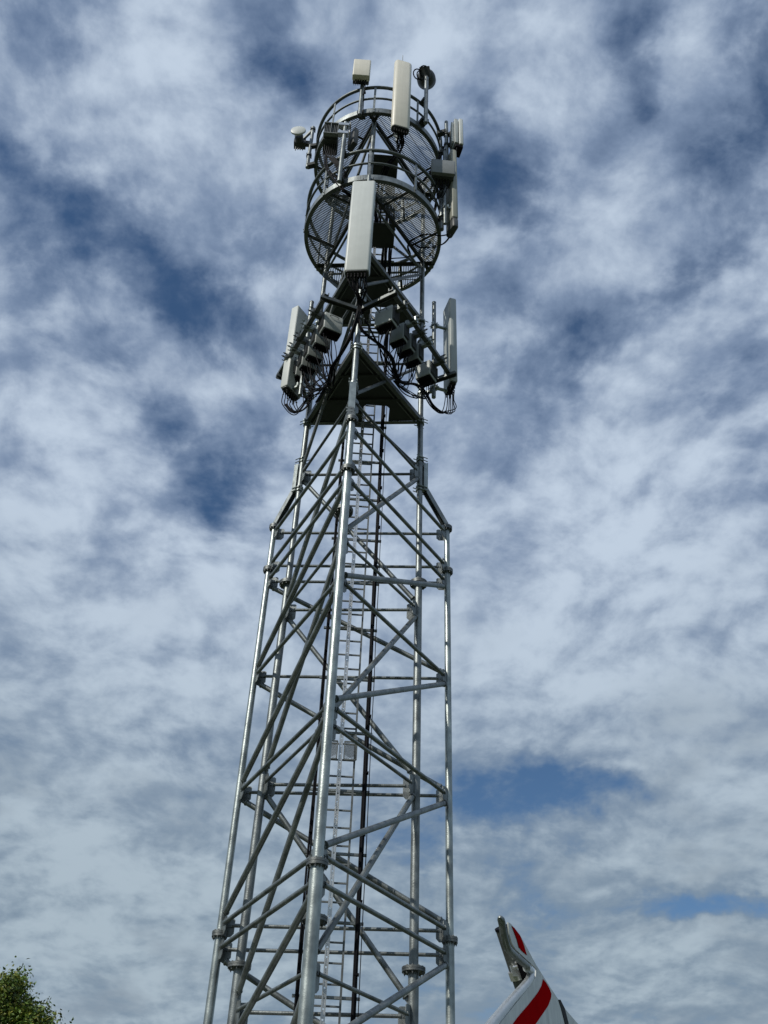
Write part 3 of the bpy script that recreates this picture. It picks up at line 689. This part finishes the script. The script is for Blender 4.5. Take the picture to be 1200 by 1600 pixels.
# ------------------------------------------------------------------ two rails with rows of radio units
ZR = 15.65
def rail(side):
    if side == 0:
        n0, n1 = V((-.88, 12.34, ZR)), V((-1.84, 14.55, ZR)); tl = (inner(0, ZR), inner(1, ZR))
        lab = 'dark mounting rail holding radio units on the left face of the mast'
        e0, e1 = V((-.90, 12.36, ZR)), V((-1.79, 14.50, ZR))
    else:
        n0, n1 = V((.39, 12.12, ZR)), V((1.78, 14.20, ZR)); tl = (inner(0, ZR), inner(2, ZR))
        lab = 'dark mounting rail holding radio units on the right face of the mast'
        e0, e1 = V((.42, 12.14, ZR)), V((1.80, 14.09, ZR))
    T = thing('mounting_rail', lab, 'mounting rail', tuple((tl[0]+tl[1])/2), 'mounting rails on the mast')
    t = (n1-n0).normalized(); nrm = t.cross(Zv)
    a = MB(); a.beam(n0-t*.05-Zv*.035, n1+t*.05-Zv*.035, nrm, .042, .006); a.beam(n0-t*.05+nrm*.04, n1+t*.05+nrm*.04, nrm, .006, .042); a.beam(n0-t*.05-nrm*.04, n1+t*.05-nrm*.04, nrm, .006, .042); obj('rail', a, 'galv_old', T)
    for p, e in ((tl[0], e0), (tl[1], e1)):
        d = (e-p).normalized(); m_ = MB(); sd_ = d.cross(Zv)
        m_.beam(p+d*.05+sd_*.045-Zv*.085, e+d*.08+sd_*.045-Zv*.085, sd_, .006, .04); m_.beam(p+d*.05-sd_*.045-Zv*.085, e+d*.08-sd_*.045-Zv*.085, sd_, .006, .04); m_.beam(p+d*.05-Zv*.05, e+d*.08-Zv*.05, sd_, .045, .005)
        obj('arm', m_, 'galv_old', T)
        m_ = MB(); m_.lathe([(.056, -.05), (.085, -.05), (.085, .05), (.056, .05)], p-Zv*.08, 20); obj('clamp', m_, 'galv_new', T)
    return n0, n1, t
ords = ['nearest', 'second', 'third', 'fourth', 'farthest']
def radios(side, n0, n1, t, spots, lab, first_pale):
    inn = t.cross(Zv)
    mid = (n0+n1)/2
    if inn.dot(V((CX-mid.x, CY-mid.y, 0))) < 0: inn = -inn
    for i, s in enumerate(spots):
        last = (i == len(spots)-1)
        w_, th, hh = (.40, .24, .46) if i == 0 else ((.34, .17, .46) if not (side == 1 and last) else (.34, .30, .42))
        c = n0+t*s+inn*(.16+w_/2)-Zv*(.24+ (0 if i else -.03))
        T = thing('radio_unit', lab[i], 'radio unit', tuple(n0+t*s), 'radio units hanging in rows on the two mast rails')
        mb = MB(); az = math.atan2(-t.y, -t.x)
        mb.radome(c-Zv*hh/2, az, w_, th, hh, .025, .012); obj('housing', mb, 'box' if (i == 0 or (side == 1 and last)) else 'radome_grey', T)
        mb = MB(); fz = c-t*(th/2)
        mb.path(curve([fz-inn*w_*.2+Zv*(hh*.30), fz-inn*w_*.2-t*.03+Zv*(hh*.33), fz+inn*w_*.2-t*.03+Zv*(hh*.33), fz+inn*w_*.2+Zv*(hh*.30)], 4), .007, 6); obj('handle', mb, 'cap', T)
        mb = MB(); mb.radome(c-Zv*(hh/2+.035), az, w_*.9, th*.86, .04, .02, .004)
        for j in range(6): mb.tube(c-Zv*(hh/2+.1)+inn*((j-2.5)*w_*.14), c-Zv*(hh/2+.02)+inn*((j-2.5)*w_*.14), .016, n=7)
        obj('connector_plate', mb, 'black', T)
        mb = MB()
        for j in range(7):
            mb.box(c+t*(th/2+.012)+inn*((j-3)*w_*.13), inn, t, Zv, .004, .02, hh*.42)
            mb.box(c-inn*(w_/2+.02)+t*((j-3)*th*.13), inn, t, Zv, .022, .004, hh*.40)
        obj('heat_sink', mb, 'cap', T)
        mb = MB(); q = n0+t*s
        mb.box(q+inn*.09-Zv*.03, inn, t, Zv, .07, .05, .07); mb.box(q-inn*.07, inn, t, Zv, .016, .06, .06)
        for e in (-1, 1):
            mb.tube(q-inn*.15+t*.045*e+Zv*.055, q+inn*.16+t*.045*e+Zv*.055, .010, n=6); mb.tube(q-inn*.13+t*.045*e-Zv*.065, q+inn*.14+t*.045*e-Zv*.065, .010, n=6)
            mb.tube(q-inn*.125+t*.045*e+Zv*.055, q-inn*.095+t*.045*e+Zv*.055, .020, n=6)
        obj('bracket', mb, 'galv_new' if i % 2 else 'galv_old', T)
        mb = MB(); rnd = random.Random(side*10+i)
        hub = at(515, 600, 13.2) if side == 0 else at(620, 594, 13.2)
        hub += V((rnd.uniform(-.05,.05), rnd.uniform(-.1,.1), rnd.uniform(-.06,.06)))
        for j in range(5):
            a = c-Zv*(hh/2+.1)+inn*((j-2.5)*w_*.14); k = rnd.uniform(.25, .5)
            b = a-Zv*k+inn*.08+t*rnd.uniform(-.1,.1); m2 = b.lerp(hub, .5)-Zv*rnd.uniform(.0,.2)+inn*rnd.uniform(-.05,.1)
            mb.path(curve([a, b, m2, hub+V((rnd.uniform(-.04,.04),)*3)]), .009+.003*(j % 2), 6)
        obj('cable', mb, 'black', T)
n0, n1, t = rail(0)
radios(0, n0, n1, t, [.50, .88, 1.24, 1.55, 1.86], ['large pale radio box nearest the front leg on the left rail', 'second radio from the front leg on the left rail, mostly hidden',
    'middle radio of the five hanging from the left rail', 'fourth radio from the front leg on the left rail', 'lowest and farthest radio on the left rail, above the white antenna foot'], True)
n0, n1, t = rail(1)
radios(1, n0, n1, t, [.42, .86, 1.16, 1.46, 2.02], ['large pale radio box nearest the front leg on the right rail', 'second radio from the front leg on the right rail',
    'middle radio of the dark row on the right rail', 'fourth radio from the front leg on the right rail', 'whitish radio box set apart at the far end of the right rail'], True)

# ------------------------------------------------------------------ hanging cable bundles
G2 = 'loose black cable bundles round the mast'
P_ = lambda x, y, Y: at(x, y, Y)
fbx = [at(545+4.5*i, 434, 12.05) for i in range(7)]
mb = MB(); rnd = random.Random(5)
for i, a in enumerate(fbx):
    for j in range(2):
        mb.path(curve([a+V((0, .05*j, 0)), at(548+4*i+rnd.uniform(-2,2), 447, 12.12), at(555+2.6*i+rnd.uniform(-4,4), 458+rnd.uniform(-3,3), 12.2), at(560+.8*i+rnd.uniform(-3,3), 474, 12.33), at(561+.5*i, 488, 12.4)]), .013, 6)
tag(obj('cable_bundle', mb, 'black', loc=tuple(at(562, 488, 12.4))), 'fan of black cables dropping from the wide front panel antenna', 'cable', G2)
cable('cable_bundle', 'thick black bundle running down left from the front leg to the left rail', [P_(562,478,12.4), P_(556,500,12.42), P_(546,528,12.5), P_(533,552,12.7), P_(520,572,13.0), P_(514,592,13.2), P_(505,612,13.5), P_(495,628,13.9)], .016, multi=7, seed=2, spread=.045, group=G2)
cable('cable_bundle', 'thick black bundle curving right past the front leg to the right rail radios', [P_(563,478,12.4), P_(560,496,12.42), P_(564,514,12.45), P_(578,527,12.55), P_(596,541,12.75), P_(612,560,12.95), P_(617,580,13.1), P_(624,594,13.3)], .014, multi=6, seed=8, spread=.03, group=G2)
cable('cable_bundle', 'thin black pair of cables sagging right behind the front leg', [P_(563,484,12.5), P_(575,505,12.6), P_(590,535,12.8), P_(604,560,13.0), P_(622,588,13.4)], .012, multi=2, seed=9, spread=.03, group=G2)
cable('cable_bundle', 'thick black bundle looping under to the grey right hand antenna', [P_(617,588,13.3), P_(628,598,13.5), P_(650,601,13.9), P_(663,613,14.0), P_(674,632,14.0), P_(686,643,14.2), P_(694,645,14.3)], .014, multi=6, seed=12, spread=.035, group=G2)
def tails(label, start, pts_end, mids, r, seed):
    mb = MB(); rnd = random.Random(seed)
    for (ex, ey), (mx_, my) in zip(pts_end, mids): mb.path(curve([at(*start[0]), at(mx_, my, start[1]), at(ex+rnd.uniform(-1,1), (ey*.5+my*.5), start[1]), at(ex, ey, start[1])]), r, 6)
    tag(obj('cable_bundle', mb, 'black', loc=tuple(at(*start[0]))), label, 'cable', G2)
tails('thin black cable tails curling up into the grey right hand antenna', ((690, 644, 14.3), 14.35), [(696,612),(699,613),(702,613),(704,613),(707,612),(709,612),(710,610)], [(693,638),(697,641),(700,644),(703,646),(706,646),(710,643),(712,638)], .010, 3)
tails('thin black cable tails looping out of the white left hand antenna', ((487, 612, 14.1), 14.1), [(442,616),(446,620),(450,622),(454,625),(460,626),(464,628)], [(462,648),(460,644),(463,645),(466,643),(468,641),(470,640)], .010, 4)
cable('cable_bundle', 'black bundle looping from the left antenna foot up to the leg', [P_(445,632,14.1), P_(455,642,14.1), P_(468,643,14.1), P_(480,634,14.1), P_(486,618,14.1), P_(491,600,14.0), P_(505,590,13.7), P_(516,585,13.2)], .014, multi=5, seed=21, spread=.03, group=G2)
cable('cable_bundle', 'tangle of black cables under the tall cream antenna reaching into the upper deck', [at(625,210,12.25), at(626,224,12.4), at(620,240,12.8), at(604,262,13.2), at(592,300,13.7), at(590,350,14.1)], .013, multi=9, seed=31, spread=.10, group=G2)
cable('cable_bundle', 'black cables swinging from the right deck edge towards the ladder', [at(702,366,13.3), at(688,368,13.4), at(668,366,13.6), at(648,372,13.8), at(638,384,14.0), at(640,400,14.2), at(612,404,14.3)], .013, multi=3, seed=33, spread=.03, group=G2)
cable('cable_bundle', 'thin black cables drooping below the lower deck on its right side', [at(706,366,13.3), at(694,380,13.4), at(676,386,13.6), at(656,386,13.8), at(644,378,14.1)], .011, multi=2, seed=34, spread=.03, group=G2)
cable('cable_bundle', 'black cables draped across the lower deck guard rail on the left', [at(508,235,12.8), at(512,262,12.7), at(528,284,12.6), at(540,300,12.6), at(560,312,12.9), at(584,330,13.6), at(590,360,14.2)], .013, multi=5, seed=35, spread=.05, group=G2)
cable('cable_bundle', 'black cables gathered at the ladder between the two round decks', [(.25, 14.25, 23.2), (.3, 14.2, 22.3), (.32, 14.25, 21.0), (.3, 14.25, 19.6), (.36, 14.3, 18.4)], .014, multi=14, seed=36, spread=.13, group=G2)
cable('cable_bundle', 'black cables running round the right side of the upper guard rail', [at(690,240,13.3), at(678,262,13.2), at(664,280,13.1), at(650,290,13.2), at(640,300,13.6), at(612,330,14.1)], .012, multi=5, seed=37, spread=.06, group=G2)

# ------------------------------------------------------------------ road sign on a leaning post
SG = thing('road_sign', 'white road sign with red border clamped to a leaning grey post', 'road sign', (1.4, 5.1, GZ))
Sc = at(828, 1520, 4.95)
sn = V((.93, -.36, .02)).normalized()
vd = look(828, 1520)
# plate plane: steeply grazing to the line of sight, leaning with the post
eu = V((-.28, .05, 1)).normalized(); eu = (eu-sn*eu.dot(sn)).normalized(); ew = sn.cross(eu)
def onp(px, py, off=0.):
    d = look(px, py); return d*((Sc+sn*off).dot(sn)/d.dot(sn))
def plate(poly, off, h, name, m, parent):
    pts = [onp(x, y)+sn*off for x, y in poly]; mb = MB(); n_ = len(pts)
    vs_ = pts+[p-sn*h for p in pts]; mb.add(vs_, [tuple(range(n_))[::-1], tuple(range(n_, 2*n_))]+[(i, (i+1) % n_, (i+1) % n_+n_, i+n_) for i in range(n_)])
    return obj(name, mb, m, parent)
outl = [(794,1441),(798,1443),(812,1460),(823,1480),(838,1508),(860,1543),(880,1573),(905,1602),(930,1650),(900,1700),(790,1720),(752,1660),(764,1625),(784,1596),(812,1561),(828,1541),(837,1527),(838,1514),(830,1506),(818,1495),(806,1484),(800,1474),(796,1458)]
plate(outl, 0, .006, 'sign_plate', 'white', SG)
plate([(799,1447),(803,1450),(812,1462),(817,1474),(822.5,1492.5),(815,1486),(810,1480),(807,1468)], .003, .002, 'red_border', 'red', SG)
plate([(848,1530),(853,1536),(858,1545),(861,1553),(860,1560),(856,1571),(848,1583),(832,1606),(812,1640),(792,1640),(798,1604),(808,1590),(826,1569),(840,1551),(846,1540)], .003, .002, 'red_border', 'red', SG)
plate([(872,1562),(875,1562),(882,1576),(888,1600),(890,1625),(886,1625),(882,1598),(877,1578)], .003, .002, 'black_line', 'black', SG)
rim = MB(); rp2 = [(783,1432),(786.5,1440),(790,1460),(795,1479),(802,1488),(814,1499),(828,1511)]
q_ = curve([onp(x+3, y)-sn*.016 for x, y in rp2], 4); rim.path(q_, [.004, .011, .015]+[.017]*(len(q_)-3), 12); obj('folded_rim', rim, 'galv', SG); rim = MB()
rim.path(curve([onp(x, y)-sn*.016 for x, y in [(828,1512),(834,1518),(833,1528),(824,1541),(806,1561),(785,1586),(768,1608),(752,1632)]], 4), .019, 12)
obj('folded_rim', rim, 'alu', SG)
pA, pB = at(786, 1452, 5.12), at(821, 1557, 5.25)
pd = (pB-pA).normalized(); base = pA+pd*((GZ-pA.z)/pd.z)
po = MB(); po.tube(base, pA, .038, n=28); obj('post', po, 'galv_old', SG)
pc = MB(); pc.tube(pA, pA-pd*.012, .040, n=28); obj('post_cap', pc, 'black', SG)
cl = MB(); cc = at(808.5, 1522, 5.20)
cl.tube(cc-pd*.02, cc+pd*.02, .043, n=28); cl.box(cc+V((.045,-.030,0)), V((1,-.4,0)), V((.4,1,0)), pd, .030, .012, .020)
cl.box(cc+V((-.015,-.043,0)), V((1,.0,0)), V((0,1,0)), pd, .022, .006, .026)
obj('clamp', cl, 'clampm', SG)
for px, py in ((804, 1497), (809, 1505.5), (806, 1512)):
    cl = MB(); q = at(px, py, 5.06); cl.tube(q-V((.014,0,0)), q+V((.016,-.004,.006)), .0075, n=8); cl.tube(q+V((.010,0,0)), q+V((.014,0,0)), .011, n=6); obj('bolt', cl, 'clampm', SG)
cl = MB()
for (px, py, l_) in ((815.5, 1507, .034), (819, 1518, .040)):
    q = at(px, py, 5.07); cl.box(q, V((.36,.93,0)), V((.93,-.36,0)), pd, .030, .020, l_)
obj('mounting_channel', cl, 'black', SG)

# ------------------------------------------------------------------ tree at the lower left
TB = V((-9.0, 22.0, GZ))
TR = thing('broadleaf_tree', 'leafy green tree, only its upper right edge showing in the corner', 'tree', tuple(TB))
rnd = random.Random(11); TC = V((-9.0, 22.0, 2.3)); TRR = 3.42
mb = MB(); mb.path(curve([TB, TB+V((.05,0,1.2)), TB+V((.0,.1,2.6)), TB+V((.1,0,4.5)), TB+V((.05,0,6.3))]), [.28]*7+[.22]*7+[.15]*7+[.08]*8, 12)
obj('trunk', mb, 'bark', TR)
def blade(lst, c, sz):
    a = V((rnd.gauss(0,1), rnd.gauss(0,1), rnd.gauss(0,.7))).normalized(); b = a.cross(V((rnd.gauss(0,1), rnd.gauss(0,1), rnd.gauss(0,1)))).normalized(); nrm = a.cross(b)
    l_ = sz*rnd.uniform(.7, 1.25); w2 = l_*.24
    lst.add([c-a*l_*.5, c+b*w2+nrm*w2*.3, c+a*l_*.5, c-b*w2+nrm*w2*.3], [(0,1,2,3)])
clus = []
for i in range(620):
    d = V((rnd.gauss(0,1), rnd.gauss(0,1), rnd.gauss(0,1))).normalized()
    if d.z < -.75: continue
    rr = TRR*(rnd.uniform(.35, 1.0)**.45)*(1+.10*math.sin(d.x*7+d.z*5)+.06*math.sin(d.y*11+d.z*9))
    clus.append(TC+V((d.x*rr, d.y*rr, d.z*rr)))
# sprays that stand out where the crown shows
for px, py in [(20,1522),(26,1518),(14,1524),(3,1532),(12,1534),(22,1536),(8,1560),(30,1566),(18,1572),(42,1578),(30,1586),(52,1584),(8,1590),(40,1598),(56,1596),(44,1562),(38,1556),(60,1576),(63,1570),(78,1592),(74,1598),(10,1545),(28,1575),(50,1590),(6,1560),(35,1590),(18,1598),(66,1598),(5,1580),(20,1560)]:
    for Y in (21.4, 21.8, 22.3): clus.append(at(px+rnd.uniform(-5,1), py+19, Y))
la, lb2 = MB(), MB()
for c in clus:
    sp = rnd.uniform(.14, .27); nearv = c.x > -7.3
    for j in range(150 if nearv else 30):
        p = c+V((rnd.gauss(0,1), rnd.gauss(0,1), rnd.gauss(0,1)))*sp*.62
        blade(la if rnd.random() < .68 else lb2, p, .085 if nearv else .12)
crown = obj('crown', la, 'leaf', TR); obj('crown_olive_leaves', lb2, 'leaf2', crown);  # some leaves, picked at random, take the olive tone
limb = MB()
for i in range(46):
    c = clus[rnd.randrange(len(clus))] if i < 34 else clus[-1-rnd.randrange(30)]
    s = TB+V((.05, 0, rnd.uniform(2.4, 6.0))); mid = s.lerp(c, .5)+V((rnd.uniform(-.2,.2), rnd.uniform(-.2,.2), rnd.uniform(0,.3)))
    limb.path(curve([s, mid, c]), [.07-.06*k/14 for k in range(15)], 6)
obj('limb', limb, 'bark', TR)
